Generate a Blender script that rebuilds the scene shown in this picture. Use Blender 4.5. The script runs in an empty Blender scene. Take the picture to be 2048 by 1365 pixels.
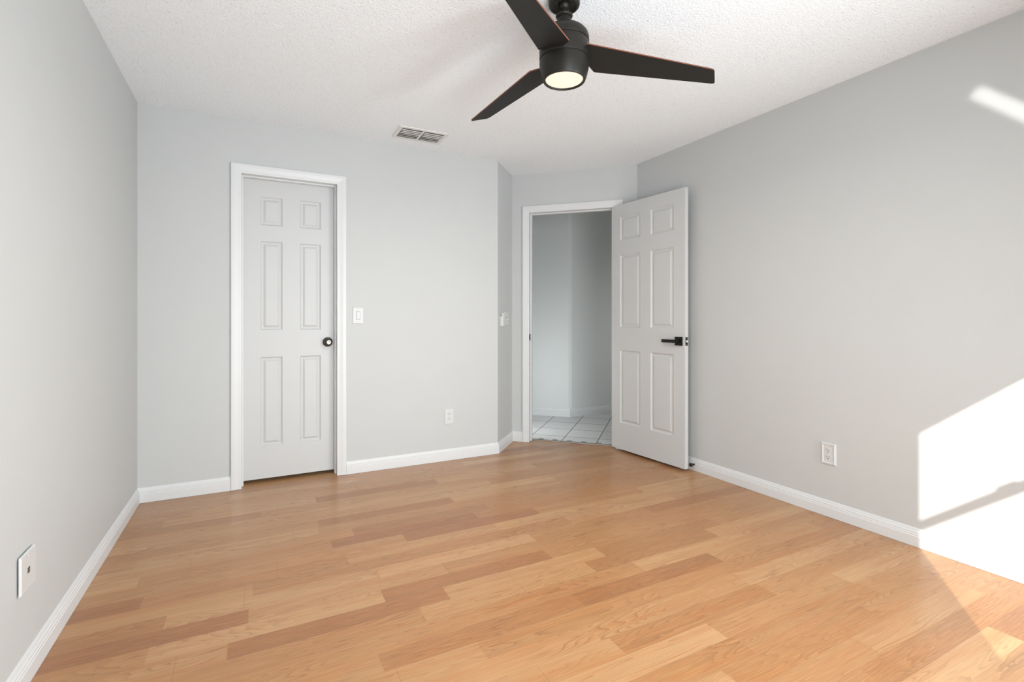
import bpy, bmesh, math
from mathutils import Vector, Matrix

# ------------------------------------------------------------------ camera, sky, sun, exposure
scene = bpy.context.scene
COL = scene.collection
EYE = 1.123                      # height of the lens above the floor
cam_data = bpy.data.cameras.new('camera')
cam_data.sensor_fit = 'HORIZONTAL'
cam_data.sensor_width = 36.0
cam_data.lens = 996.0 / 2048.0 * 36.0
cam_data.shift_y = -44.5 / 2048.0
cam_data.clip_start = 0.02
camera = bpy.data.objects.new('camera', cam_data)
COL.objects.link(camera)
camera.location = (0, 0, EYE)
camera.rotation_euler = (math.radians(90), 0, math.radians(-27.5))
scene.camera = camera

scene.view_settings.view_transform = 'Standard'
scene.view_settings.look = 'None'
scene.view_settings.gamma = 1.0
scene.view_settings.use_curve_mapping = False
scene.view_settings.exposure = 0.07

world = bpy.data.worlds.new('sky')
scene.world = world
world.use_nodes = True
wnt = world.node_tree
bg = wnt.nodes['Background']
bg.inputs['Color'].default_value = (0.80, 0.90, 1.0, 1)
bg.inputs['Strength'].default_value = 1.0

SUN_DIR = Vector((0.74, 0.55, -0.455)).normalized()
sun_data = bpy.data.lights.new('sun', 'SUN')
sun_data.energy = 5.6
sun_data.angle = math.radians(0.38)
sun_data.color = (1.0, 0.97, 0.90)
sun = bpy.data.objects.new('sun', sun_data)
COL.objects.link(sun)
sun.location = (-3, -4, 4)
sun.rotation_euler = SUN_DIR.to_track_quat('-Z', 'Y').to_euler()


def area(name, loc, direction, sx, sy, power, color=(1, 1, 1)):
    d = bpy.data.lights.new(name, 'AREA')
    d.shape = 'RECTANGLE'
    d.size, d.size_y = sx, sy
    d.energy = power
    d.color = color
    o = bpy.data.objects.new(name, d)
    COL.objects.link(o)
    o.location = loc
    o.rotation_euler = Vector(direction).to_track_quat('-Z', 'Y').to_euler()
    return o


# unseen area fills added before the blank wall behind the camera, imitating daylight
side_fill_l = area('side_fill', (2.40, -0.42, 0.85), (-0.72, 0.69, -0.02), 0.7, 1.4, 66, (0.90, 0.96, 1.0))
front_fill_l = area('front_fill', (0.80, -0.42, 0.95), (0.08, 1, 0.05), 1.1, 1.7, 41, (0.90, 0.96, 1.0))
# unseen lamp added for the sun's sill glint: narrow beam onto the right wall
g_dir = Vector((0.74, 0.52, 0.50)).normalized()
g_long = (Vector((1, 0, 0)) - g_dir * g_dir.x).normalized()
g_short = g_dir.cross(g_long).normalized()
g_end = Vector((2.90, 1.03, 2.150)) - g_dir * (2.42 * 1.034)       # the lamp's left end
gl = area('added_sill_glint', g_end + g_long * 0.46, g_dir, 0.92, 0.056, 0.20, (1.0, 0.97, 0.91))
gl.data.spread = math.radians(1.2)
gm = Matrix.Identity(3)
for i_, v_ in enumerate((g_long, g_long.cross(g_dir), -g_dir)):
    gm[0][i_], gm[1][i_], gm[2][i_] = v_
gl.rotation_euler = gm.to_euler()

# narrower spread on both added fills: less light at steep angles
side_fill_l.data.spread = math.radians(150)
front_fill_l.data.spread = math.radians(138)
# unseen fill lamp added behind the doorway wall, lighting the hallway low down
area('hall_fill', (2.20, 4.33, 0.55), (0.95, 0.08, 0.0), 0.2, 0.8, 4.6, (0.94, 0.98, 1.0))

area('hall_far_fill', (4.3, 3.9, 1.0), (-0.62, 0.78, 0.0), 0.4, 1.2, 2.2, (0.98, 1.0, 0.97))  # second unseen fill, added to raise the hall wall's right face

# ------------------------------------------------------------------ helpers
H = 2.44
XL, XR, YB, YS = -0.623, 2.905, 3.74, -0.45
D = math.sqrt(0.5)


def link(name, mesh, parent=None):
    o = bpy.data.objects.new(name, mesh)
    COL.objects.link(o)
    if parent is not None:
        o.parent = parent
    return o


def finish(name, bm, mats, parent=None, smooth=False, bevel=0.0, seg=2):
    if bevel > 0:
        es = [e for e in bm.edges if len(e.link_faces) == 2 and e.calc_face_angle(0) > 0.5]
        bmesh.ops.bevel(bm, geom=es, offset=bevel, segments=seg, affect='EDGES', profile=0.5, clamp_overlap=True)
    me = bpy.data.meshes.new(name)
    bm.to_mesh(me)
    bm.free()
    for m in (mats if isinstance(mats, (list, tuple)) else [mats]):
        me.materials.append(m)
    if smooth:
        for p in me.polygons:
            p.use_smooth = True
        try:
            me.set_sharp_from_angle(angle=math.radians(38))
        except Exception:
            pass
    return link(name, me, parent)


def empty(name, loc, rotz=0.0, rot=None):
    o = bpy.data.objects.new(name, None)
    o.empty_display_size = 0.1
    COL.objects.link(o)
    o.location = loc
    o.rotation_euler = rot if rot is not None else (0, 0, rotz)
    return o


def tag(o, label, cat=None, kind=None, group=None):
    o['label'] = label
    if cat:
        o['category'] = cat
    if kind:
        o['kind'] = kind
    if group:
        o['group'] = group
    return o


def box(bm, lo, hi, mi=0):
    x0, y0, z0 = lo
    x1, y1, z1 = hi
    v = [bm.verts.new(p) for p in ((x0, y0, z0), (x1, y0, z0), (x1, y1, z0), (x0, y1, z0),
                                   (x0, y0, z1), (x1, y0, z1), (x1, y1, z1), (x0, y1, z1))]
    for f in ((3, 2, 1, 0), (4, 5, 6, 7), (0, 1, 5, 4), (1, 2, 6, 5), (2, 3, 7, 6), (3, 0, 4, 7)):
        bm.faces.new([v[i] for i in f]).material_index = mi
    return v


def xform(bm, verts, mat):
    for v in verts:
        v.co = mat @ v.co


def lathe(bm, prof, n=64, mi=0, axis='Z', origin=(0, 0, 0)):
    """prof: list of (r, h) revolved; r == 0 makes a pole."""
    rings = []
    for r, h in prof:
        ring = []
        for k in range(1 if r == 0 else n):
            a = 2 * math.pi * k / n
            p = (r * math.cos(a), r * math.sin(a), h)
            if axis == 'Y':
                p = (p[0], p[2], p[1])
            elif axis == 'X':
                p = (p[2], p[0], p[1])
            ring.append(bm.verts.new(Vector(p) + Vector(origin)))
        rings.append(ring)
    for a, b in zip(rings, rings[1:]):
        for k in range(n):
            k2 = (k + 1) % n
            if len(a) == 1 and len(b) == 1:
                continue
            if len(a) == 1:
                f = (a[0], b[k2], b[k])
            elif len(b) == 1:
                f = (a[k], a[k2], b[0])
            else:
                f = (a[k], a[k2], b[k2], b[k])
            bm.faces.new(f).material_index = mi
    bmesh.ops.recalc_face_normals(bm, faces=bm.faces)


def poly_prism(bm, pts, z0, z1, mi=0):
    a = [bm.verts.new((x, y, z0)) for x, y in pts]
    b = [bm.verts.new((x, y, z1)) for x, y in pts]
    n = len(pts)
    bm.faces.new(a[::-1]).material_index = mi
    bm.faces.new(b).material_index = mi
    for k in range(n):
        bm.faces.new((a[k], a[(k + 1) % n], b[(k + 1) % n], b[k])).material_index = mi
    bmesh.ops.recalc_face_normals(bm, faces=bm.faces)


# ------------------------------------------------------------------ materials
class NT:
    def __init__(self, name):
        self.m = bpy.data.materials.new(name)
        self.m.use_nodes = True
        self.t = self.m.node_tree
        self.b = self.t.nodes['Principled BSDF']

    def n(self, typ, **kw):
        x = self.t.nodes.new(typ)
        for k, v in kw.items():
            setattr(x, k, v)
        return x

    def l(self, a, b):
        self.t.links.new(a, b)

    def math(self, op, a, b=None, c=None, clamp=False):
        x = self.n('ShaderNodeMath', operation=op)
        x.use_clamp = clamp
        for i, v in enumerate((a, b, c)):
            if v is None:
                continue
            if isinstance(v, (int, float)):
                x.inputs[i].default_value = v
            else:
                self.l(v, x.inputs[i])
        return x.outputs[0]

    def comb(self, x, y, z=0.0):
        c = self.n('ShaderNodeCombineXYZ')
        for i, v in enumerate((x, y, z)):
            if isinstance(v, (int, float)):
                c.inputs[i].default_value = v
            else:
                self.l(v, c.inputs[i])
        return c.outputs[0]

    def noise(self, vec, scale, detail=2.0, rough=0.5, dist=0.0):
        x = self.n('ShaderNodeTexNoise')
        x.inputs['Scale'].default_value = scale
        x.inputs['Detail'].default_value = detail
        x.inputs['Roughness'].default_value = rough
        x.inputs['Distortion'].default_value = dist
        self.l(vec, x.inputs['Vector'])
        return x.outputs['Fac']

    def white(self, vec):
        x = self.n('ShaderNodeTexWhiteNoise', noise_dimensions='3D')
        self.l(vec, x.inputs['Vector'])
        return x.outputs['Value']

    def ramp(self, fac, stops):
        x = self.n('ShaderNodeValToRGB')
        e = x.color_ramp.elements
        while len(e) < len(stops):
            e.new(0.5)
        for el, (p, c) in zip(e, stops):
            el.position = p
            el.color = (*c, 1)
        self.l(fac, x.inputs['Fac'])
        return x.outputs['Color']

    def mix(self, fac, a, b, blend='MIX'):
        x = self.n('ShaderNodeMix', data_type='RGBA', blend_type=blend)
        for i, v in ((0, fac), (6, a), (7, b)):
            if isinstance(v, (int, float)):
                x.inputs[i].default_value = v
            elif isinstance(v, tuple):
                x.inputs[i].default_value = (*v, 1)
            else:
                self.l(v, x.inputs[i])
        return x.outputs[2]

    def bump(self, height, strength, dist):
        x = self.n('ShaderNodeBump')
        x.inputs['Strength'].default_value = strength
        x.inputs['Distance'].default_value = dist
        self.l(height, x.inputs['Height'])
        self.l(x.outputs['Normal'], self.b.inputs['Normal'])
        return x

    def pos(self):
        g = self.n('ShaderNodeNewGeometry')
        return g.outputs['Position']

    def sep(self, v):
        s = self.n('ShaderNodeSeparateXYZ')
        self.l(v, s.inputs[0])
        return s.outputs


def plain(name, col, rough=0.5, metal=0.0, spec=0.5, coat=0.0, bump=None):
    t = NT(name)
    p = t.pos()
    # a whisper of tonal variation so no surface is a dead flat colour
    v = t.noise(p, 6.0, 3)
    c = t.mix(v, tuple(x * 0.985 for x in col), tuple(min(1, x * 1.015) for x in col))
    t.l(c, t.b.inputs['Base Color'])
    t.b.inputs['Roughness'].default_value = rough
    t.b.inputs['Metallic'].default_value = metal
    t.b.inputs['Specular IOR Level'].default_value = spec
    t.b.inputs['Coat Weight'].default_value = coat
    if bump:
        t.bump(t.noise(p, bump[0], 3), bump[1], bump[2])
    return t.m


def wall_paint(name, col):
    return plain(name, col, rough=0.55, spec=0.3, bump=(170, 0.10, 0.002))


def popcorn():
    t = NT('popcorn_ceiling')
    p = t.pos()
    v = t.n('ShaderNodeTexVoronoi', feature='SMOOTH_F1')
    v.inputs['Scale'].default_value = 115
    v.inputs['Randomness'].default_value = 1.0
    v.inputs['Smoothness'].default_value = 0.4
    w = t.noise(p, 75, 4, 0.6)
    vec = t.n('ShaderNodeVectorMath', operation='ADD')
    t.l(p, vec.inputs[0])
    sc = t.n('ShaderNodeVectorMath', operation='SCALE')
    nz = t.n('ShaderNodeTexNoise')
    nz.inputs['Scale'].default_value = 30
    t.l(p, nz.inputs['Vector'])
    t.l(nz.outputs['Color'], sc.inputs[0])
    sc.inputs['Scale'].default_value = 0.02
    t.l(sc.outputs[0], vec.inputs[1])
    t.l(vec.outputs[0], v.inputs['Vector'])
    h = t.math('SUBTRACT', w, t.math('MULTIPLY', v.outputs['Distance'], 0.9))
    t.bump(h, 0.34, 0.006)
    # shade in the tiny pits between crumbs, painted as grey specks
    pit_shade = t.math('MULTIPLY', t.math('SUBTRACT', t.noise(p, 105, 2, 0.5), 0.60, clamp=True), 5.0, clamp=True)
    c = t.mix(t.math('MULTIPLY', pit_shade, 0.75), (0.885, 0.928, 0.962), (0.56, 0.57, 0.58))
    t.l(c, t.b.inputs['Base Color'])
    t.b.inputs['Roughness'].default_value = 0.95
    t.b.inputs['Specular IOR Level'].default_value = 0.1
    return t.m


def laminate():
    t = NT('oak_laminate')
    s = t.sep(t.pos())
    x, y = s[0], s[1]
    SW = 0.0975
    yy = t.math('DIVIDE', t.math('SUBTRACT', y, 1.98), SW)
    row = t.math('FLOOR', yy)
    rr = t.white(t.comb(row, 3.1, 0.7))
    xs = t.math('ADD', t.math('DIVIDE', x, 0.78), t.math('MULTIPLY', rr, 11.0))
    col = t.math('FLOOR', xs)
    cid = t.white(t.comb(row, col, 5.0))
    cid2 = t.white(t.comb(row, col, 9.0))
    # boards two strips wide
    by = t.math('DIVIDE', t.math('SUBTRACT', y, 1.98), SW * 2)
    brow = t.math('FLOOR', by)
    br = t.white(t.comb(brow, 1.7, 2.2))
    bx = t.math('ADD', t.math('DIVIDE', x, 1.22), t.math('MULTIPLY', br, 7.0))
    # grain: contour lines of a long stretched noise make nested cathedral arches
    gx = t.math('ADD', t.math('MULTIPLY', x, 1.0), t.math('MULTIPLY', cid, 37.0))
    gy = t.math('ADD', t.math('MULTIPLY', y, 11.0), t.math('MULTIPLY', cid2, 53.0))
    field = t.noise(t.comb(gx, gy, t.math('MULTIPLY', cid, 19.0)), 1.25, 1.0, 0.4, 0.3)
    wob = t.noise(t.comb(t.math('MULTIPLY', x, 16.0), t.math('MULTIPLY', y, 70.0), cid), 1.0, 3, 0.6)
    ph = t.math('ADD', t.math('MULTIPLY', field, 24.0), t.math('MULTIPLY', wob, 0.55))
    fr = t.math('FRACT', ph)
    line = t.math('POWER', fr, 3.5)                       # soft on one side, crisp on the other
    fib = t.noise(t.comb(t.math('MULTIPLY', x, 7.0), t.math('MULTIPLY', y, 330.0), cid), 1.0, 3, 0.7)
    broad = t.noise(t.comb(t.math('MULTIPLY', x, 1.5), t.math('MULTIPLY', y, 26.0), t.math('MULTIPLY', cid2, 9.0)), 1.0, 3, 0.55)
    patch = t.noise(t.comb(t.math('MULTIPLY', x, 2.2), t.math('MULTIPLY', y, 7.0), t.math('MULTIPLY', cid, 5.0)), 1.0, 1, 0.5)
    base = t.ramp(cid, [(0.0, (0.285, 0.112, 0.040)), (0.16, (0.372, 0.176, 0.066)),
                        (0.45, (0.430, 0.222, 0.092)), (1.0, (0.510, 0.296, 0.140))])
    # cathedral figure comes and goes along a strip
    fig = t.math('MULTIPLY', t.math('SUBTRACT', patch, 0.30, clamp=True), 3.4, clamp=True)
    lf = t.math('MULTIPLY', t.math('MULTIPLY', line, fig), t.math('ADD', t.math('MULTIPLY', fib, 0.7), 0.35))
    c = t.mix(t.math('MULTIPLY', t.math('SUBTRACT', broad, 0.40, clamp=True), 1.9, clamp=True), base, (0.42, 0.155, 0.044))
    c = t.mix(t.math('MULTIPLY', t.math('SUBTRACT', fib, 0.46, clamp=True), 1.8, clamp=True), c, (0.64, 0.365, 0.155))
    c = t.mix(t.math('MULTIPLY', t.math('SUBTRACT', 0.44, fib, clamp=True), 1.9, clamp=True), c, (0.36, 0.150, 0.050))
    c = t.mix(t.math('MULTIPLY', lf, 0.95), c, (0.24, 0.095, 0.032))
    # seams
    def edge(frac, size, wdt):
        f = t.math('FRACT', frac)
        d = t.math('MINIMUM', f, t.math('SUBTRACT', 1.0, f))
        return t.math('LESS_THAN', t.math('MULTIPLY', d, size), wdt)
    seam = t.math('MAXIMUM', t.math('MULTIPLY', edge(by, SW * 2, 0.0006), 0.45),
                  t.math('MULTIPLY', edge(bx, 1.22, 0.0008), 0.6))
    c = t.mix(seam, c, (0.24, 0.11, 0.05))
    t.l(c, t.b.inputs['Base Color'])
    t.b.inputs['Roughness'].default_value = 0.36
    t.b.inputs['Specular IOR Level'].default_value = 0.5
    t.b.inputs['Coat Weight'].default_value = 0.3
    t.b.inputs['Coat Roughness'].default_value = 0.22
    hh = t.math('ADD', t.math('MULTIPLY', fib, 0.4), t.math('MULTIPLY', seam, -1.5))
    t.bump(hh, 0.06, 0.002)
    return t.m


def hall_tile():
    t = NT('white_floor_tile')
    s = t.sep(t.pos())
    P = 0.3165
    u = t.math('MULTIPLY', t.math('SUBTRACT', s[0], s[1]), D)
    v = t.math('MULTIPLY', t.math('ADD', s[0], s[1]), D)
    uu = t.math('DIVIDE', t.math('ADD', u, 1.256), P)
    vv = t.math('DIVIDE', t.math('SUBTRACT', v, 4.98), P)
    def edge(a, wdt):
        f = t.math('FRACT', a)
        d = t.math('MINIMUM', f, t.math('SUBTRACT', 1.0, f))
        return t.math('LESS_THAN', t.math('MULTIPLY', d, P), wdt)
    g = t.math('MAXIMUM', edge(uu, 0.0042), edge(vv, 0.0042))
    tid = t.white(t.comb(t.math('FLOOR', uu), t.math('FLOOR', vv), 1.0))
    mott = t.noise(t.pos(), 9, 3)
    tile = t.mix(t.math('MULTIPLY', t.math('ADD', tid, mott), 0.5), (0.62, 0.625, 0.625), (0.70, 0.70, 0.69))
    c = t.mix(g, tile, (0.07, 0.068, 0.066))
    t.l(c, t.b.inputs['Base Color'])
    t.b.inputs['Roughness'].default_value = 0.38
    t.bump(t.math('SUBTRACT', 1.0, g), 0.3, 0.002)
    return t.m


def emitter(name, col, strength):
    t = NT(name)
    t.b.inputs['Base Color'].default_value = (0.3 * col[0], 0.3 * col[1], 0.3 * col[2], 1)
    t.b.inputs['Specular IOR Level'].default_value = 0.2
    t.b.inputs['Emission Color'].default_value = (*col, 1)
    t.b.inputs['Emission Strength'].default_value = strength
    return t.m


M_WALL = wall_paint('cool_grey_wall_paint', (0.562, 0.575, 0.573))
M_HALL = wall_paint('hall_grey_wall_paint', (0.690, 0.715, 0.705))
M_CEIL = popcorn()
M_FLOOR = laminate()
M_TILE = hall_tile()
M_TRIM = plain('white_trim_enamel', (0.700, 0.712, 0.718), rough=0.38, bump=(40, 0.03, 0.002))
M_DOOR = plain('white_door_enamel', (0.590, 0.598, 0.598), rough=0.45, bump=(60, 0.04, 0.002))
M_PLATE = plain('white_plastic', (0.64, 0.65, 0.65), rough=0.34)
M_SLOT = plain('dark_slot', (0.03, 0.03, 0.028), rough=0.7)
M_BLACK = plain('matte_black_metal', (0.018, 0.017, 0.015), rough=0.42, metal=0.6)
M_RUBBER = plain('black_rubber', (0.012, 0.012, 0.012), rough=0.6)
M_BRONZE = plain('antique_bronze', (0.085, 0.075, 0.06), rough=0.34, metal=0.9)
M_STEEL = plain('satin_steel', (0.62, 0.61, 0.58), rough=0.25, metal=1.0)
M_FAN = plain('dark_bronze_fan_metal', (0.018, 0.016, 0.013), rough=0.45, metal=0.2, spec=0.35)
M_BLADE = plain('espresso_blade', (0.011, 0.011, 0.010), rough=0.55, spec=0.35)
M_EDGE = plain('reddish_walnut_blade_edge', (0.21, 0.065, 0.032), rough=0.5)
M_LENS = emitter('lit_lamp_lens', (1.0, 0.83, 0.64), 0.92)
M_BOLT = plain('dull_bolt_steel', (0.34, 0.33, 0.31), rough=0.45, metal=0.8)
M_DUCT_SHADE = plain('dark_duct_shade', (0.06, 0.055, 0.045), rough=0.9)  # the duct's inner shade is put into this colour
M_VENT = plain('painted_vent_metal', (0.76, 0.755, 0.73), rough=0.4)
M_MARBLE = plain('polished_white_sill', (0.80, 0.79, 0.76), rough=0.06)
M_METAL_STRIP = plain('dull_aluminium_strip', (0.30, 0.29, 0.27), rough=0.5, metal=0.6)

# ------------------------------------------------------------------ room shell
T = 0.115
PA = Vector((1.813, YB, 0))                   # near end of the short angled wall
PD = Vector((2.115, 4.060, 0))                # where the doorway wall starts
UD = Vector((D, -D, 0))                       # along the doorway wall
ND = Vector((-D, -D, 0))                      # its normal, into the bedroom
FD = (PD - PA).normalized()
FN = Vector((FD.y, -FD.x, 0))                 # normal of the short wall, into the room


def frame_matrix(origin, xdir, inward):
    """local x along the wall, local y out of the wall into the room, z up"""
    x, y, z = xdir.normalized(), inward.normalized(), Vector((0, 0, 1))
    m = Matrix.Identity(4)
    for i, a in enumerate((x, y, z)):
        m[0][i], m[1][i], m[2][i] = a
    m[0][3], m[1][3], m[2][3] = origin
    return m


MB = frame_matrix(Vector((0, YB, 0)), Vector((1, 0, 0)), Vector((0, -1, 0)))
MD = frame_matrix(PD, UD, ND)
MF = frame_matrix(PA, FD, FN)
MR = frame_matrix(Vector((XR, 0, 0)), Vector((0, -1, 0)), Vector((-1, 0, 0)))
ML = frame_matrix(Vector((XL, 0, 0)), Vector((0, 1, 0)), Vector((1, 0, 0)))

# doorways (local x ranges on their walls)
C0, C1, CTOP = -0.066, 0.535, 2.085
B0, B1, BTOP = 0.163, 0.936, 2.085


def wall_boxes(name, mat, M, rects, label, thick=T):
    bm = bmesh.new()
    for x0, x1, z0, z1 in rects:
        v = box(bm, (x0, -thick, z0), (x1, 0, z1))
        xform(bm, v, M)
    bmesh.ops.recalc_face_normals(bm, faces=bm.faces)
    return tag(finish(name, bm, mat), label, 'wall', 'structure')


wall_boxes('wall_left', M_WALL, ML, [(YS - T, YB + T, 0, H)], 'pale grey wall running along the left side of the room')
wall_boxes('wall_back', M_WALL, MB, [(XL, C0 - 0.018, 0, H), (C1 + 0.018, PA.x, 0, H), (C0 - 0.018, C1 + 0.018, CTOP + 0.018, H)],
           'pale grey back wall around the closed six panel door')
wall_boxes('wall_corner', M_WALL, MF, [(0, (PD - PA).length, 0, H)], 'narrow angled grey wall beside the open doorway')
DL = (XR - PD.x) / D
wall_boxes('wall_doorway', M_WALL, MD, [(-0.03, B0 - 0.018, 0, H), (B1 + 0.018, DL, 0, H), (B0 - 0.018, B1 + 0.018, BTOP + 0.018, H)],
           'pale grey angled wall around the open doorway')
wall_boxes('wall_right', M_WALL, MR, [(-(PD.y - (XR - PD.x)) - 0.02, -YS + T, 0, H)], 'long grey right wall with a patch of sunlight')

# wall behind the camera, with the window the sun comes through
WX0, WX1, WZ0, WZ1 = 0.463, 2.05, 0.93, 2.06
bm = bmesh.new()
for x0, x1, z0, z1 in ((XL, WX0, 0, H), (WX1, XR, 0, H), (WX0, WX1, 0, WZ0 - 0.02), (WX0, WX1, WZ1, H)):
    box(bm, (x0, YS - 0.12, z0), (x1, YS, z1))
tag(finish('wall_front', bm, M_WALL), 'grey wall with the window behind the viewer', 'wall', 'structure')

win = tag(empty('window_1', ((WX0 + WX1) / 2, YS - 0.10, WZ0)), 'white framed window in the wall behind the viewer', 'window', 'structure')
bm = bmesh.new()
cx = (WX0 + WX1) / 2
for lo, hi in (((WX0, -0.02, 0), (WX0 + 0.001, 0.02, WZ1 - WZ0)), ((WX1 - 0.04, -0.02, 0), (WX1, 0.02, WZ1 - WZ0)),
               ((WX0, -0.02, WZ1 - WZ0 - 0.001), (WX1, 0.02, WZ1 - WZ0))):
    box(bm, (lo[0] - cx, lo[1], lo[2]), (hi[0] - cx, hi[1], hi[2]))
finish('window_frame', bm, M_TRIM, win)
bm = bmesh.new()
box(bm, (WX0 - cx, -0.01, 0.640), (WX1 - cx, 0.01, 0.678))
finish('meeting_rail', bm, M_TRIM, win)
bm = bmesh.new()
box(bm, (-0.376, -0.009, 0.678), (-0.296, 0.009, 0.692))
finish('sash_lock', bm, M_TRIM, win, bevel=0.004)
bm = bmesh.new()
box(bm, (WX0 - cx, -0.02, -0.02), (WX1 - cx, 0.13, 0.0))
finish('window_sill', bm, M_MARBLE, win, bevel=0.004)

# floors and ceilings
tq = 0.095                                         # where the laminate stops inside the doorway
def dpt(u, n):
    p = PD + UD * u + ND * n
    return (p.x, p.y)

room_poly = [(XL, YS), (XR, YS), (XR, PD.y - (XR - PD.x)), dpt(B1 + .01, 0), dpt(B1 + .01, -tq), dpt(B0 - .01, -tq), dpt(B0 - .01, 0),
             (PD.x, PD.y), (PA.x, PA.y), (C1 + .02, YB), (C1 + .02, YB + 0.9), (C0 - .02, YB + 0.9), (C0 - .02, YB), (XL, YB)]
bm = bmesh.new()
poly_prism(bm, room_poly, -0.05, 0.0)
tag(finish('floor', bm, M_FLOOR), 'honey oak plank floor of the empty room', 'floor', 'structure')
bm = bmesh.new()
poly_prism(bm, [(XL - T, YS - T), (XR + T, YS - T), (XR + T, 3.30), (PD.x + 0.08, PD.y + 0.08), (PA.x - 0.05, YB + T), (XL - T, YB + T)], H, H + 0.06)
tag(finish('ceiling', bm, M_CEIL), 'white popcorn textured ceiling', 'ceiling', 'structure')

# hallway beyond the doorway
HC = Vector((3.205, 4.73, 0))
bm = bmesh.new()
poly_prism(bm, [dpt(B0 - 0.017, -tq - .001), dpt(B1 + 0.017, -tq - .001), dpt(B1 + 0.017, -T - .001), dpt(3.9, -T - .001), dpt(3.9, -T - 2.6), dpt(-1.9, -T - 2.6), dpt(-1.9, -T - .001), dpt(B0 - 0.017, -T - .001)], -0.05, 0.004)
tag(finish('floor_hall', bm, M_TILE), 'white square tile floor with dark grout beyond the doorway', 'floor', 'structure')
bm = bmesh.new()
poly_prism(bm, [dpt(-1.9, -T - .001), dpt(3.9, -T - .001), dpt(3.9, -T - 2.6), dpt(-1.9, -T - 2.6)], H, H + 0.06)
tag(finish('ceiling_hall', bm, M_CEIL), 'shaded ceiling of the hallway beyond the doorway', 'ceiling', 'structure')
MHL = frame_matrix(HC, Vector((-D, D, 0)), Vector((-D, -D, 0)))
MHR = frame_matrix(HC, Vector((1, 0, 0)), Vector((0, -1, 0)))
bm = bmesh.new()
hp = [(HC.x - 1.6, HC.y + 1.6), (HC.x, HC.y), (5.0, HC.y), (5.0, HC.y + .115), (HC.x + .05, HC.y + .115), (HC.x - 1.52, HC.y + 1.68)]
# soft rounded corner like drywall bullnose
R0 = 0.03
poly_prism(bm, [(HC.x - 1.6, HC.y + 1.6), (HC.x - R0 * 0.9, HC.y + R0 * 0.9), (HC.x - R0 * 0.35, HC.y + R0 * 0.40), (HC.x + R0 * 0.35, HC.y + 0.004), (HC.x + R0, HC.y)] + hp[2:], 0, H)
tag(finish('wall_hall', bm, M_HALL), 'shaded grey hallway wall seen through the open doorway', 'wall', 'structure')
bm = bmesh.new()
v = box(bm, (-1.9, -T - 2.6, -.05), (-1.8, -T, H)); xform(bm, v, MD)
v = box(bm, (-1.9, -T - 0.02, -.05), (B0 - 0.018, -T + 0.0, H)); xform(bm, v, MD)
v = box(bm, (-1.9, -T - 2.6, -.05), (3.9, -T - 2.5, H)); xform(bm, v, MD)
v = box(bm, (B1 + 0.018, -T - 0.02, -.05), (3.9, -T, H)); xform(bm, v, MD)
v = box(bm, (3.8, -T - 2.6, -.05), (3.9, -T, H)); xform(bm, v, MD)
tag(finish('wall_hall_end', bm, M_HALL), 'end walls of the hallway out of sight', 'wall', 'structure')

# closet behind the closed door
bm = bmesh.new()
for lo, hi in (((C0 - .15, YB + .9, 0), (C1 + .15, YB + 1.0, H)), ((C0 - .15, YB + T, 0), (C0 - .05, YB + .9, H)), ((C1 + .05, YB + T, 0), (C1 + .15, YB + .9, H))):
    box(bm, lo, hi)
tag(finish('wall_closet', bm, M_WALL), 'closet walls behind the closed door', 'wall', 'structure')

# ------------------------------------------------------------------ baseboards
BASE_PROF = [(0.0, 0.0), (0.0145, 0.0), (0.0145, 0.050), (0.0125, 0.053), (0.0125, 0.060), (0.0100, 0.063), (0.0100, 0.070),
             (0.0070, 0.075), (0.0050, 0.083), (0.0025, 0.089), (0.0, 0.090)]


def baseboard(name, path, inward_left, label):
    """path: 2-D points along the wall foot; inward_left: the room lies to the left of the path"""
    pts = [Vector((p[0], p[1])) for p in path]
    sgn = 1 if inward_left else -1
    offs = []
    for i, p in enumerate(pts):
        ns = []
        for a, b in ((i - 1, i), (i, i + 1)):
            if 0 <= a and b < len(pts):
                d = (pts[b] - pts[a]).normalized()
                ns.append(Vector((-d.y, d.x)) * sgn)
        if len(ns) == 1:
            offs.append(ns[0])
        else:
            m = (ns[0] + ns[1]).normalized()
            offs.append(m / max(0.2, m.dot(ns[0])))
    bm = bmesh.new()
    rows = [[bm.verts.new((p.x + o.x * t, p.y + o.y * t, z + 0.001)) for t, z in BASE_PROF] for p, o in zip(pts, offs)]
    n = len(BASE_PROF)
    for a, b in zip(rows, rows[1:]):
        for k in range(n):
            bm.faces.new((a[k], a[(k + 1) % n], b[(k + 1) % n], b[k]))
    bm.faces.new(rows[0][::-1])
    bm.faces.new(rows[-1])
    bmesh.ops.recalc_face_normals(bm, faces=bm.faces)
    return tag(finish(name, bm, M_TRIM), label, 'baseboard', 'structure')


CW = 0.062                                           # casing width
baseboard('baseboard_left', [(XL, YB), (XL, YS)], True, 'white baseboard along the left wall')
baseboard('baseboard_back', [(C0 - CW - .001, YB), (XL, YB)], True, 'white baseboard between the left corner and the closed door')
dcl = dpt(B0 - CW - 0.001, 0)
baseboard('baseboard_corner', [dcl, (PD.x, PD.y), (PA.x, PA.y), (C1 + CW + .001, YB)], True,
          'white baseboard from the closed door around the angled corner to the doorway')
baseboard('baseboard_right', [(XR, YS), (XR, PD.y - (XR - PD.x))], True, 'white baseboard along the right wall')
baseboard('baseboard_hall', [(4.6, HC.y), (HC.x, HC.y), (HC.x - 1.5, HC.y + 1.5)], True, 'white baseboard bending around the hallway corner')

# ------------------------------------------------------------------ door casings and jambs
CAS_PROF = [(0.0, 0.0), (0.0, 0.009), (0.006, 0.011), (0.016, 0.0115), (0.040, 0.0165), (0.054, 0.0175), (0.060, 0.0165), (CW, 0.014), (CW, 0.0)]


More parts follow.
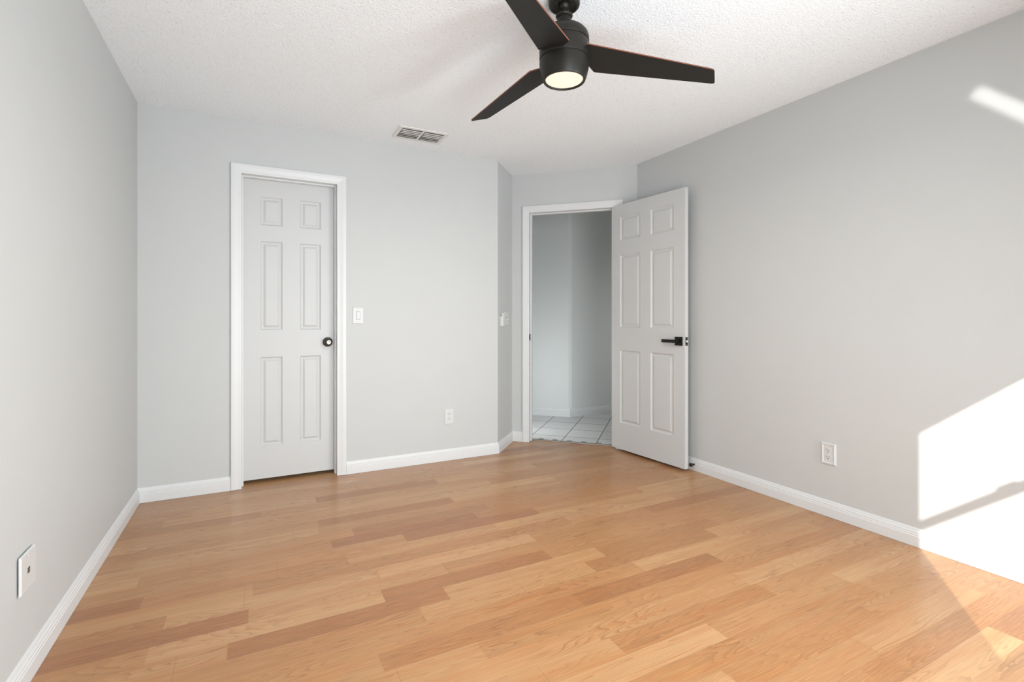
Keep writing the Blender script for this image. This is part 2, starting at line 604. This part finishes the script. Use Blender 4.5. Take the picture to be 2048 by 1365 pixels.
def casing(name, M, x0, x1, ztop, label, reveal=0.004):
    x0 -= reveal - 0.004
    bm = bmesh.new()
    rows = []
    for w, t in CAS_PROF:
        rows.append([bm.verts.new(M @ Vector(p)) for p in ((x0 - w, t, 0.0015), (x0 - w, t, ztop + w), (x1 + w, t, ztop + w), (x1 + w, t, 0.0015))])
    n = len(rows)
    for k in range(n):
        a, b = rows[k], rows[(k + 1) % n]
        for j in range(3):
            bm.faces.new((a[j], a[j + 1], b[j + 1], b[j]))
    bm.faces.new([r[0] for r in rows])
    bm.faces.new([r[3] for r in rows][::-1])
    bmesh.ops.recalc_face_normals(bm, faces=bm.faces)
    return tag(finish(name, bm, M_TRIM), label, 'door casing', 'structure')


def jamb(name, M, x0, x1, ztop, label, stop_at):
    bm = bmesh.new()
    j = 0.017
    for lo, hi in (((x0 - j, -T - 0.002, 0.0015), (x0, 0.0015, ztop)), ((x1, -T - 0.002, 0.0015), (x1 + j, 0.0015, ztop)), ((x0 - j, -T - 0.002, ztop), (x1 + j, 0.0015, ztop + j))):
        xform(bm, box(bm, lo, hi), M)
    s0, s1, st = stop_at[0], stop_at[1], 0.011
    for lo, hi in (((x0, -s1, 0.0015), (x0 + st, -s0, ztop)), ((x1 - st, -s1, 0.0015), (x1, -s0, ztop)), ((x0 + st, -s1, ztop - st), (x1 - st, -s0, ztop))):
        xform(bm, box(bm, lo, hi), M)
    bmesh.ops.recalc_face_normals(bm, faces=bm.faces)
    return tag(finish(name, bm, M_TRIM, bevel=0.0015, seg=1), label, 'door jamb', 'structure')


casing('trim_1', MB, C0, C1, CTOP, 'white casing around the closed six panel door')
jamb('trim_2', MB, C0, C1, CTOP, 'white jamb lining the closed doorway', (0.040, 0.078))
casing('trim_3', MD, B0, B1, BTOP, 'white casing around the open doorway')
jb = jamb('trim_4', MD, B0, B1, BTOP, 'white jamb lining the open doorway', (0.040, 0.075))
# strike plate on the latch-side jamb
bm = bmesh.new()
box(bm, (B0, -0.034, 0.925), (B0 + 0.002, -0.004, 0.985))
v = box(bm, (B0 + 0.0005, -0.004, 0.940), (B0 + 0.0025, 0.0045, 0.970))
for q in bm.verts:
    q.co = MD @ q.co
bmesh.ops.recalc_face_normals(bm, faces=bm.faces)
sp = finish('strike_plate', bm, M_BLACK, jb)
sp['label'] = 'black strike plate'

# metal transition strip left bare in the doorway, with snap-in tabs
bm = bmesh.new()
v = box(bm, (B0 + .001, -tq - 0.016, 0.0045), (B1 - .001, -tq + 0.004, 0.0075))
k = 0
x = B0 + 0.06
while x < B1 - 0.04:
    box(bm, (x, -tq - 0.038, 0.0045), (x + 0.042, -tq - 0.012, 0.0105))
    x += 0.132
for q in bm.verts:
    q.co = MD @ q.co
bmesh.ops.recalc_face_normals(bm, faces=bm.faces)
tag(finish('threshold_strip', bm, M_METAL_STRIP), 'dull metal threshold strip between the wood floor and hall tiles', 'threshold strip')


# ------------------------------------------------------------------ six panel doors
def leaf_mesh(w, h, t, cols, rows):
    """moulded six panel door leaf: x 0..w, z 0..h, front face at y = t, back at y = 0"""
    bm = bmesh.new()
    xs = sorted({0.0, w, *[c for p in cols for c in p]})
    zs = sorted({0.0, h, *[c for p in rows for c in p]})
    def is_panel(a, b, c, d):
        return any(abs(a - p[0]) < 1e-6 and abs(b - p[1]) < 1e-6 for p in cols) and any(abs(c - q[0]) < 1e-6 and abs(d - q[1]) < 1e-6 for q in rows)
    prof = [(0.0, 0.0), (0.002, 0.0025), (0.007, 0.0075), (0.012, 0.0092), (0.019, 0.0092), (0.030, 0.0030), (0.034, 0.0018), (0.0365, 0.0018)]
    for yf, sg in ((t, -1), (0.0, 1)):
        grid = {}
        def V(x, z):
            k_ = (round(x, 5), round(z, 5))
            if k_ not in grid:
                grid[k_] = bm.verts.new((x, yf, z))
            return grid[k_]
        for a, b in zip(xs, xs[1:]):
            for c, d in zip(zs, zs[1:]):
                if not is_panel(a, b, c, d):
                    bm.faces.new((V(a, c), V(b, c), V(b, d), V(a, d)))
                    continue
                prev = [V(a, c), V(b, c), V(b, d), V(a, d)]
                for ins, dep in prof[1:]:
                    y = yf + sg * dep
                    cur = [bm.verts.new(p) for p in ((a + ins, y, c + ins), (b - ins, y, c + ins), (b - ins, y, d - ins), (a + ins, y, d - ins))]
                    for k_ in range(4):
                        bm.faces.new((prev[k_], prev[(k_ + 1) % 4], cur[(k_ + 1) % 4], cur[k_]))
                    prev = cur
                bm.faces.new(prev)
    for p, q in (((0, 0), (w, 0)), ((w, 0), (w, h)), ((w, h), (0, h)), ((0, h), (0, 0))):
        bm.faces.new([bm.verts.new(c) for c in ((p[0], 0, p[1]), (q[0], 0, q[1]), (q[0], t, q[1]), (p[0], t, p[1]))])
    bmesh.ops.remove_doubles(bm, verts=bm.verts, dist=1e-5)
    bmesh.ops.recalc_face_normals(bm, faces=bm.faces)
    return bm


# closed closet door: hinged at the left, recessed behind its stop
CZ = 0.026
door1 = empty('door_1', (C0, YB + 0.080, 0))
tag(door1, 'closed white six panel door with a round dark knob', 'door', 'structure')
LW = C1 - C0 - 0.006
bm = leaf_mesh(LW, CTOP - 0.004 - CZ, 0.035, [(0.110, 0.247), (0.360, 0.498)],
               [(0.249 - CZ, 0.860 - CZ), (1.045 - CZ, 1.656 - CZ), (1.766 - CZ, 1.961 - CZ)])
# the moulded front looks towards the room: turn the leaf so that y = t faces -Y
xform(bm, bm.verts, Matrix.Translation((0.003, 0.035, CZ)) @ Matrix.Diagonal((1, -1, 1, 1)))
bmesh.ops.recalc_face_normals(bm, faces=bm.faces)
finish('door_leaf', bm, M_DOOR, door1)
KX, KZ = 0.5475, 0.955
bm = bmesh.new()
lathe(bm, [(0, 0), (0.0335, 0), (0.0345, -0.003), (0.033, -0.007), (0.027, -0.010), (0.022, -0.011), (0.0135, -0.013), (0.0125, -0.028)], 48, 0, 'Y', (KX, 0, KZ))
rose = finish('knob_rose', bm, M_BRONZE, door1, smooth=True)
bm = bmesh.new()
lathe(bm, [(0.0125, -0.026), (0.018, -0.030), (0.0245, -0.036), (0.0275, -0.044), (0.0272, -0.052), (0.0235, -0.059), (0.0165, -0.0625), (0.013, -0.0625), (0.0125, -0.0605), (0, -0.0605)], 48, 0, 'Y', (KX, 0, KZ))
knob = finish('door_knob', bm, M_BRONZE, door1, smooth=True)
knob['label'] = 'round antique bronze knob'
bm = bmesh.new()
lathe(bm, [(0.0125, -0.060), (0.0120, -0.0645), (0.0095, -0.0645), (0.0090, -0.062)], 40, 0, 'Y', (KX, 0, KZ))
kr = finish('lock_ring', bm, M_STEEL, knob, smooth=True)
bm = bmesh.new()
lathe(bm, [(0.0045, -0.0600), (0.0042, -0.0640), (0, -0.0642)], 24, 0, 'Y', (KX, 0, KZ))
finish('lock_button', bm, M_STEEL, knob, smooth=True)

# open bedroom door, swung back almost against the right wall
HX, HY_ = 2.752, 3.420
EX, EY = 2.804, 2.647
dv = Vector((EX - HX, EY - HY_, 0)).normalized()
BW = 0.775
BZ = 0.020
door2 = empty('door_2', (HX, HY_, 0), math.atan2(dv.y, dv.x))
tag(door2, 'open white six panel door with a black lever handle', 'door', 'structure')
# local x runs along the leaf from the hinge; the room-side face is local y = 0 and the leaf is behind it (+y is towards the right wall)
bm = leaf_mesh(BW, 2.088 - BZ, 0.035, [(0.104, 0.332), (0.444, 0.669)],
               [(0.244 - BZ, 0.857 - BZ), (1.052 - BZ, 1.662 - BZ), (1.786 - BZ, 1.985 - BZ)])
xform(bm, bm.verts, Matrix.Translation((0, 0, BZ)))
finish('door_leaf', bm, M_DOOR, door2)


def lever(side):
    """side -1: the face towards the camera (local -y), +1: the hidden face"""
    y0 = 0.0 if side < 0 else 0.035
    cx_, cz_ = 0.722, 0.957
    bm = bmesh.new()
    a, b = sorted((y0, y0 + side * 0.009))
    box(bm, (cx_ - 0.0325, a, cz_ - 0.0325), (cx_ + 0.0325, b, cz_ + 0.0325))
    r = finish('lever_rosette', bm, M_BLACK, door2, bevel=0.0015)
    bm = bmesh.new()
    a, b = sorted((y0 + side * 0.008, y0 + side * 0.050))
    box(bm, (cx_ - 0.011, a, cz_ - 0.0115), (cx_ + 0.011, b, cz_ + 0.0115))
    a, b = sorted((y0 + side * 0.039, y0 + side * 0.051))
    box(bm, (cx_ - 0.124, a, cz_ - 0.0118), (cx_ + 0.0112, b, cz_ + 0.0118))
    l_ = finish('lever_handle', bm, M_BLACK, door2, bevel=0.0018)
    l_['label'] = 'straight black lever handle'


lever(-1)
lever(1)
bm = bmesh.new()
box(bm, (BW, 0.005, 0.925), (BW + 0.0012, 0.030, 0.988))
lp = finish('latch_plate', bm, M_BLACK, door2)
lp['label'] = 'black latch plate on the door edge'
bm = bmesh.new()
v = box(bm, (BW, 0.011, 0.949), (BW + 0.009, 0.024, 0.966))
v[1].co.x -= 0.007; v[5].co.x -= 0.007
finish('latch_bolt', bm, M_BOLT, lp)
bm = bmesh.new()
for z in (0.932, 0.981):
    lathe(bm, [(0.0038, 0.0), (0.0036, 0.0012), (0, 0.0014)], 16, 0, 'X', (BW + 0.0010, 0.0175, z))
finish('plate_screw', bm, M_STEEL, lp)
# hinge knuckles on the hinge edge
for z in (0.25, 1.06, 1.86):
    bm = bmesh.new()
    lathe(bm, [(0, z - 0.045), (0.006, z - 0.045), (0.006, z + 0.045), (0, z + 0.045)], 16, 0, 'Z', (-0.004, 0.040, 0))
    finish('hinge', bm, M_BLACK, door2, smooth=True)

# ------------------------------------------------------------------ ceiling fan
FX, FY = 1.137, 1.719
fan = tag(empty('ceiling_fan', (FX, FY, 0)), 'dark bronze three blade ceiling fan with a lit round lamp', 'ceiling fan')
bm = bmesh.new()
lathe(bm, [(0.0, H - 0.0005), (0.064, H - 0.0005), (0.064, 2.417), (0.0625, 2.410), (0.058, 2.405), (0.0525, 2.4035), (0.050, 2.4035), (0.0495, 2.409), (0.042, 2.416), (0.024, 2.418), (0.022, 2.428), (0, 2.428)], 72)
can = finish('canopy', bm, M_FAN, fan, smooth=True)
for a in (0.55, 2.2, 3.7, 5.3):
    bm = bmesh.new()
    lathe(bm, [(0, 2.4155), (0.004, 2.4155), (0.0035, 2.4125), (0, 2.412)], 14, 0, 'Z', (0.037 * math.cos(a), 0.037 * math.sin(a), 0))
    finish('canopy_screw', bm, M_SLOT, can, smooth=True)
bm = bmesh.new()
lathe(bm, [(0.0, 2.426), (0.020, 2.426), (0.023, 2.418), (0.020, 2.408), (0.0135, 2.400), (0.0135, 2.360), (0, 2.360)], 40)
finish('downrod', bm, M_FAN, fan, smooth=True)
bm = bmesh.new()
lathe(bm, [(0, 2.376), (0.028, 2.376), (0.034, 2.3735), (0.0352, 2.369), (0.033, 2.364), (0.0265, 2.361), (0.0285, 2.352), (0.031, 2.340), (0.037, 2.329), (0.048, 2.3195), (0.057, 2.315), (0, 2.315)], 56)
finish('rod_collar', bm, M_FAN, fan, smooth=True)
bm = bmesh.new()
lathe(bm, [(0, 2.3185), (0.052, 2.318), (0.070, 2.313), (0.086, 2.304), (0.097, 2.291), (0.1015, 2.276), (0.1020, 2.260), (0.1010, 2.2575), (0.098, 2.2565), (0, 2.2565)], 80)
finish('motor_dome', bm, M_FAN, fan, smooth=True)
bm = bmesh.new()
lathe(bm, [(0, 2.2565), (0.0985, 2.2565), (0.0985, 2.2530), (0.1012, 2.2525), (0.1022, 2.250), (0.1022, 2.189), (0.1012, 2.1865), (0.0985, 2.186), (0.0985, 2.182), (0, 2.182)], 80)
finish('motor_housing', bm, M_FAN, fan, smooth=True)
bm = bmesh.new()
lathe(bm, [(0, 2.1815), (0.1000, 2.1815), (0.1018, 2.180), (0.1022, 2.176), (0.1015, 2.163), (0.0985, 2.143), (0.0935, 2.122), (0.0885, 2.108), (0.0868, 2.1035), (0.0845, 2.1010), (0.0805, 2.1012), (0.0780, 2.1035), (0.0765, 2.107), (0.0765, 2.116), (0, 2.116)], 80)
lk = finish('light_housing', bm, M_FAN, fan, smooth=True)
bm = bmesh.new()
lathe(bm, [(0.0762, 2.112), (0.0760, 2.1075), (0.072, 2.1060), (0.050, 2.1050), (0, 2.1045)], 64)
ln = finish('lamp_lens', bm, M_LENS, lk, smooth=True)
ln['label'] = 'glowing warm white round lens'
ld = bpy.data.lights.new('fan_lamp', 'AREA')
ld.shape = 'DISK'
ld.size = 0.14
ld.energy = 16.0
ld.color = (1.0, 0.92, 0.80)
lo_ = bpy.data.objects.new('fan_lamp', ld)
COL.objects.link(lo_)
lo_.parent = fan
lo_.location = (0, 0, 2.100)


def blade(ang):
    th = math.radians(11.7)
    outline = [(0.100, -0.052), (0.585, 0.1915), (0.596, 0.1985), (0.601, 0.208),      # right edge out to the rounded tip
               (0.6095, 0.276), (0.6085, 0.286), (0.6000, 0.2885), (0.590, 0.2845),
               (0.115, 0.1195), (0.108, 0.114), (0.088, 0.066), (0.086, 0.0)]
    bm = bmesh.new()
    tk = 0.0027
    lo = [bm.verts.new((r, w, -tk)) for r, w in outline]
    hi = [bm.verts.new((r, w, tk)) for r, w in outline]
    f0 = bm.faces.new(lo[::-1]); f1 = bm.faces.new(hi)
    f0.material_index = 0; f1.material_index = 1
    n = len(outline)
    for k in range(n):
        bm.faces.new((lo[k], lo[(k + 1) % n], hi[(k + 1) % n], hi[k])).material_index = 1
    bmesh.ops.recalc_face_normals(bm, faces=bm.faces)
    m = Matrix.Rotation(ang, 4, 'Z') @ Matrix.Translation((0, 0, 2.2045)) @ Matrix.Rotation(-th, 4, 'X')
    xform(bm, bm.verts, m)
    return finish('fan_blade', bm, [M_BLADE, M_EDGE], fan)


def blade_bracket(ang, par):
    th = math.radians(11.7)
    bm = bmesh.new()
    box(bm, (0.075, -0.010, 0.0032), (0.150, 0.060, 0.008))
    m = Matrix.Rotation(ang, 4, 'Z') @ Matrix.Translation((0, 0, 2.2045)) @ Matrix.Rotation(-th, 4, 'X')
    xform(bm, bm.verts, m)
    finish('blade_bracket', bm, M_FAN, par, bevel=0.002)


for k in range(3):
    ang = math.radians(-42.98 + 120 * k)
    b = blade(ang)
    blade_bracket(ang, b)

# ------------------------------------------------------------------ ceiling vent
vent = tag(empty('air_vent', (1.065, 3.468, H)), 'white rectangular ceiling air vent with slanted louvers', 'air vent')
VW, VD = 0.352, 0.232
bm = bmesh.new()
ix, iy = 0.150, 0.090
for lo, hi in (((-VW / 2, -VD / 2, -0.006), (VW / 2, -iy, -0.0005)), ((-VW / 2, iy, -0.006), (VW / 2, VD / 2, -0.0005)),
               ((-VW / 2, -iy, -0.006), (-ix, iy, -0.0005)), ((ix, -iy, -0.006), (VW / 2, iy, -0.0005)), ((-0.007, -iy, -0.0062), (0.007, iy, -0.0005))):
    box(bm, lo, hi)
bmesh.ops.remove_doubles(bm, verts=bm.verts, dist=1e-5)
finish('vent_frame', bm, M_VENT, vent)
bm = bmesh.new()
box(bm, (-ix, -iy, -0.0010), (ix, iy, -0.0003))
finish('vent_backing', bm, M_DUCT_SHADE, vent)  # flat dark sheet in place of the duct's shaded depth
for sx in (-1, 1):
    for k in range(6):
        yk = -iy + 0.016 + k * 0.0305
        bm = bmesh.new()
        x0, x1 = sorted((sx * 0.010, sx * (ix - 0.002)))
        v = box(bm, (x0, -0.0088, -0.0007), (x1, 0.0088, 0.0007))
        tilt = 2 if k < 3 else 13
        xform(bm, v, Matrix.Translation((0, yk, -0.010)) @ Matrix.Rotation(math.radians(tilt), 4, 'X'))
        finish('louver', bm, M_VENT, vent)

# ------------------------------------------------------------------ plates, switches, outlets


def plate_root(name, M, x, z, label, cat, group=None):
    o = bpy.data.objects.new(name, None)
    o.empty_display_size = 0.05
    COL.objects.link(o)
    o.matrix_world = M @ Matrix.Translation((x, 0.0, z))
    return tag(o, label, cat, None, group)


def stepped_plate(root, w, h, t=0.006, steps=False):
    bm = bmesh.new()
    rings = [(0, 0.0005), (0, 0.0025), (0.003, t)] if not steps else [(0, 0.0005), (0, 0.004), (0.003, 0.007), (0.006, 0.007), (0.008, 0.010), (0.0125, 0.0085), (0.014, 0.006)]
    prev = None
    for ins, y in rings:
        a, b = w / 2 - ins, h / 2 - ins
        cur = [bm.verts.new(p) for p in ((-a, y, -b), (a, y, -b), (a, y, b), (-a, y, b))]
        if prev:
            for k in range(4):
                bm.faces.new((prev[k], prev[(k + 1) % 4], cur[(k + 1) % 4], cur[k]))
        else:
            bm.faces.new(cur[::-1])
        prev = cur
    bm.faces.new(prev)
    bmesh.ops.recalc_face_normals(bm, faces=bm.faces)
    return finish('wall_plate', bm, M_PLATE, root)


def screw(root, x, z, y):
    bm = bmesh.new()
    lathe(bm, [(0, 0), (0.0034, 0.0), (0.0030, 0.0012), (0, 0.0015)], 16, 0, 'Y', (x, y, z))
    box(bm, (x - 0.0028, y + 0.0012, z - 0.0004), (x + 0.0028, y + 0.0017, z + 0.0004), 1)
    finish('screw', bm, [M_PLATE, M_SLOT], root)


def rocker(root, x, z, w=0.026, h=0.052, y=0.006):
    bm = bmesh.new()
    box(bm, (x - w / 2 - 0.0012, y - 0.001, z - h / 2 - 0.0012), (x + w / 2 + 0.0012, y + 0.0003, z + h / 2 + 0.0012), 1)
    fr_ = finish('rocker_surround', bm, [M_PLATE, M_SLOT], root)
    bm = bmesh.new()
    v = box(bm, (x - w / 2, y - 0.001, z - h / 2), (x + w / 2, y + 0.003, z + h / 2))
    v[3].co.y += 0.002; v[2].co.y += 0.002
    v[6].co.y -= 0.0015; v[7].co.y -= 0.0015
    finish('rocker', bm, M_PLATE, root, bevel=0.0008, seg=1)


def toggle_switch(root, x, z, y=0.006):
    bm = bmesh.new()
    box(bm, (x - 0.0050, y - 0.001, z - 0.012), (x + 0.0050, y + 0.0004, z + 0.012), 0)
    finish('toggle_slot', bm, M_SLOT, root)
    bm = bmesh.new()
    v = box(bm, (x - 0.0040, y - 0.001, z - 0.006), (x + 0.0040, y + 0.013, z + 0.003))
    for i in (3, 2, 6, 7):
        v[i].co.z -= 0.007
    finish('toggle', bm, M_PLATE, root, bevel=0.0008, seg=1)


def receptacle(root, z, y):
    bm = bmesh.new()
    pts = []
    for k in range(28):
        a = 2 * math.pi * k / 28
        pts.append((max(-0.0145, min(0.0145, 0.0172 * math.cos(a))), 0.0142 * math.sin(a)))
    a_ = [bm.verts.new((px, y - 0.001, z + pz)) for px, pz in pts]
    b_ = [bm.verts.new((px * 0.97, y + 0.0022, z + pz * 0.97)) for px, pz in pts]
    bm.faces.new(b_)
    for k in range(28):
        bm.faces.new((a_[k], a_[(k + 1) % 28], b_[(k + 1) % 28], b_[k]))
    bmesh.ops.recalc_face_normals(bm, faces=bm.faces)
    r = finish('receptacle', bm, M_PLATE, root)
    bm = bmesh.new()
    for sx, hh in ((-0.0064, 0.0085), (0.0064, 0.0070)):
        box(bm, (sx - 0.0012, y + 0.0015, z + 0.0030 - hh / 2), (sx + 0.0012, y + 0.0025, z + 0.0030 + hh / 2))
    lathe(bm, [(0, 0.0018), (0.0027, 0.0018), (0.0025, 0.0026), (0, 0.0027)], 14, 0, 'Y', (0, y, z - 0.0075))
    finish('plug_slot', bm, M_SLOT, r)


sw = plate_root('light_switch', MB, 0.681, 1.147, 'white single rocker light switch right of the closed door', 'light switch')
stepped_plate(sw, 0.077, 0.119)
rocker(sw, 0.0, 0.0, 0.027, 0.056)
screw(sw, 0, 0.0485, 0.006)
screw(sw, 0, -0.0485, 0.006)

sw2 = plate_root('light_switch', MF, 0.240, 1.125, 'white double toggle switch plate on the narrow angled wall', 'light switch')
stepped_plate(sw2, 0.118, 0.119)
for sx in (-0.023, 0.023):
    toggle_switch(sw2, sx, 0.0)
    screw(sw2, sx, 0.030, 0.006)
    screw(sw2, sx, -0.030, 0.006)

rem = plate_root('wall_remote', MF, 0.105, 1.113, 'white fan remote in a wall cradle on the narrow angled wall', 'remote control')
bm = bmesh.new()
box(bm, (-0.026, 0.0005, -0.055), (0.026, 0.014, 0.030))
finish('cradle', bm, M_PLATE, rem, bevel=0.003)
bm = bmesh.new()
box(bm, (-0.021, 0.008, -0.050), (0.021, 0.024, 0.058))
rb = finish('remote_body', bm, M_PLATE, rem, bevel=0.004)
for z in (0.040, 0.022, 0.004):
    bm = bmesh.new()
    lathe(bm, [(0, 0.0235), (0.006, 0.0235), (0.0055, 0.0252), (0, 0.0255)], 18, 0, 'Y', (0, 0, z))
    finish('button', bm, M_VENT, rb)

out1 = plate_root('power_outlet', MB, 1.383, 0.348, 'white power outlet low on the back wall', 'power outlet')
stepped_plate(out1, 0.077, 0.122)
for z in (0.0195, -0.0195):
    receptacle(out1, z, 0.006)
screw(out1, 0, 0.0, 0.006)

out2 = plate_root('power_outlet', MR, -1.679, 0.356, 'white power outlet with a stepped frame low on the right wall', 'power outlet')
stepped_plate(out2, 0.082, 0.124, steps=True)
for z in (0.0195, -0.0195):
    receptacle(out2, z, 0.006)
screw(out2, 0, 0.0, 0.006)

jack = plate_root('wall_jack', ML, 2.047, 0.350, 'white telephone jack plate low on the left wall', 'wall jack')
jack.matrix_world = ML @ Matrix.Translation((2.047, 0.0045, 0.350))
stepped_plate(jack, 0.112, 0.116, 0.007)
bm = bmesh.new()
box(bm, (-0.009, 0.0062, -0.0085), (0.009, 0.0073, 0.0085))
pk = finish('jack_port', bm, M_SLOT, jack)
bm = bmesh.new()
box(bm, (-0.0062, 0.0072, -0.0045), (0.0062, 0.0080, 0.0055))
finish('port_contact', bm, M_STEEL, pk)
screw(jack, 0, 0.044, 0.007)
screw(jack, 0, -0.044, 0.007)
bm = bmesh.new()
box(bm, (-0.035, -0.0043, -0.04), (0.035, 0.001, 0.04))
finish('backing_box', bm, M_SLOT, jack)

# door stop on the right baseboard, behind the open door's edge
ds = plate_root('door_stop', MR, -2.640, 0.048, 'small black rubber door stop on the right baseboard', 'door stop')
bm = bmesh.new()
lathe(bm, [(0, 0.0130), (0.006, 0.0130), (0.006, 0.040), (0, 0.040)], 20, 0, 'Y')
finish('stop_shaft', bm, M_BLACK, ds, smooth=True)
bm = bmesh.new()
lathe(bm, [(0, 0.038), (0.012, 0.038), (0.0135, 0.042), (0.0135, 0.050), (0.011, 0.054), (0, 0.055)], 24, 0, 'Y')
finish('rubber_tip', bm, M_RUBBER, ds, smooth=True)
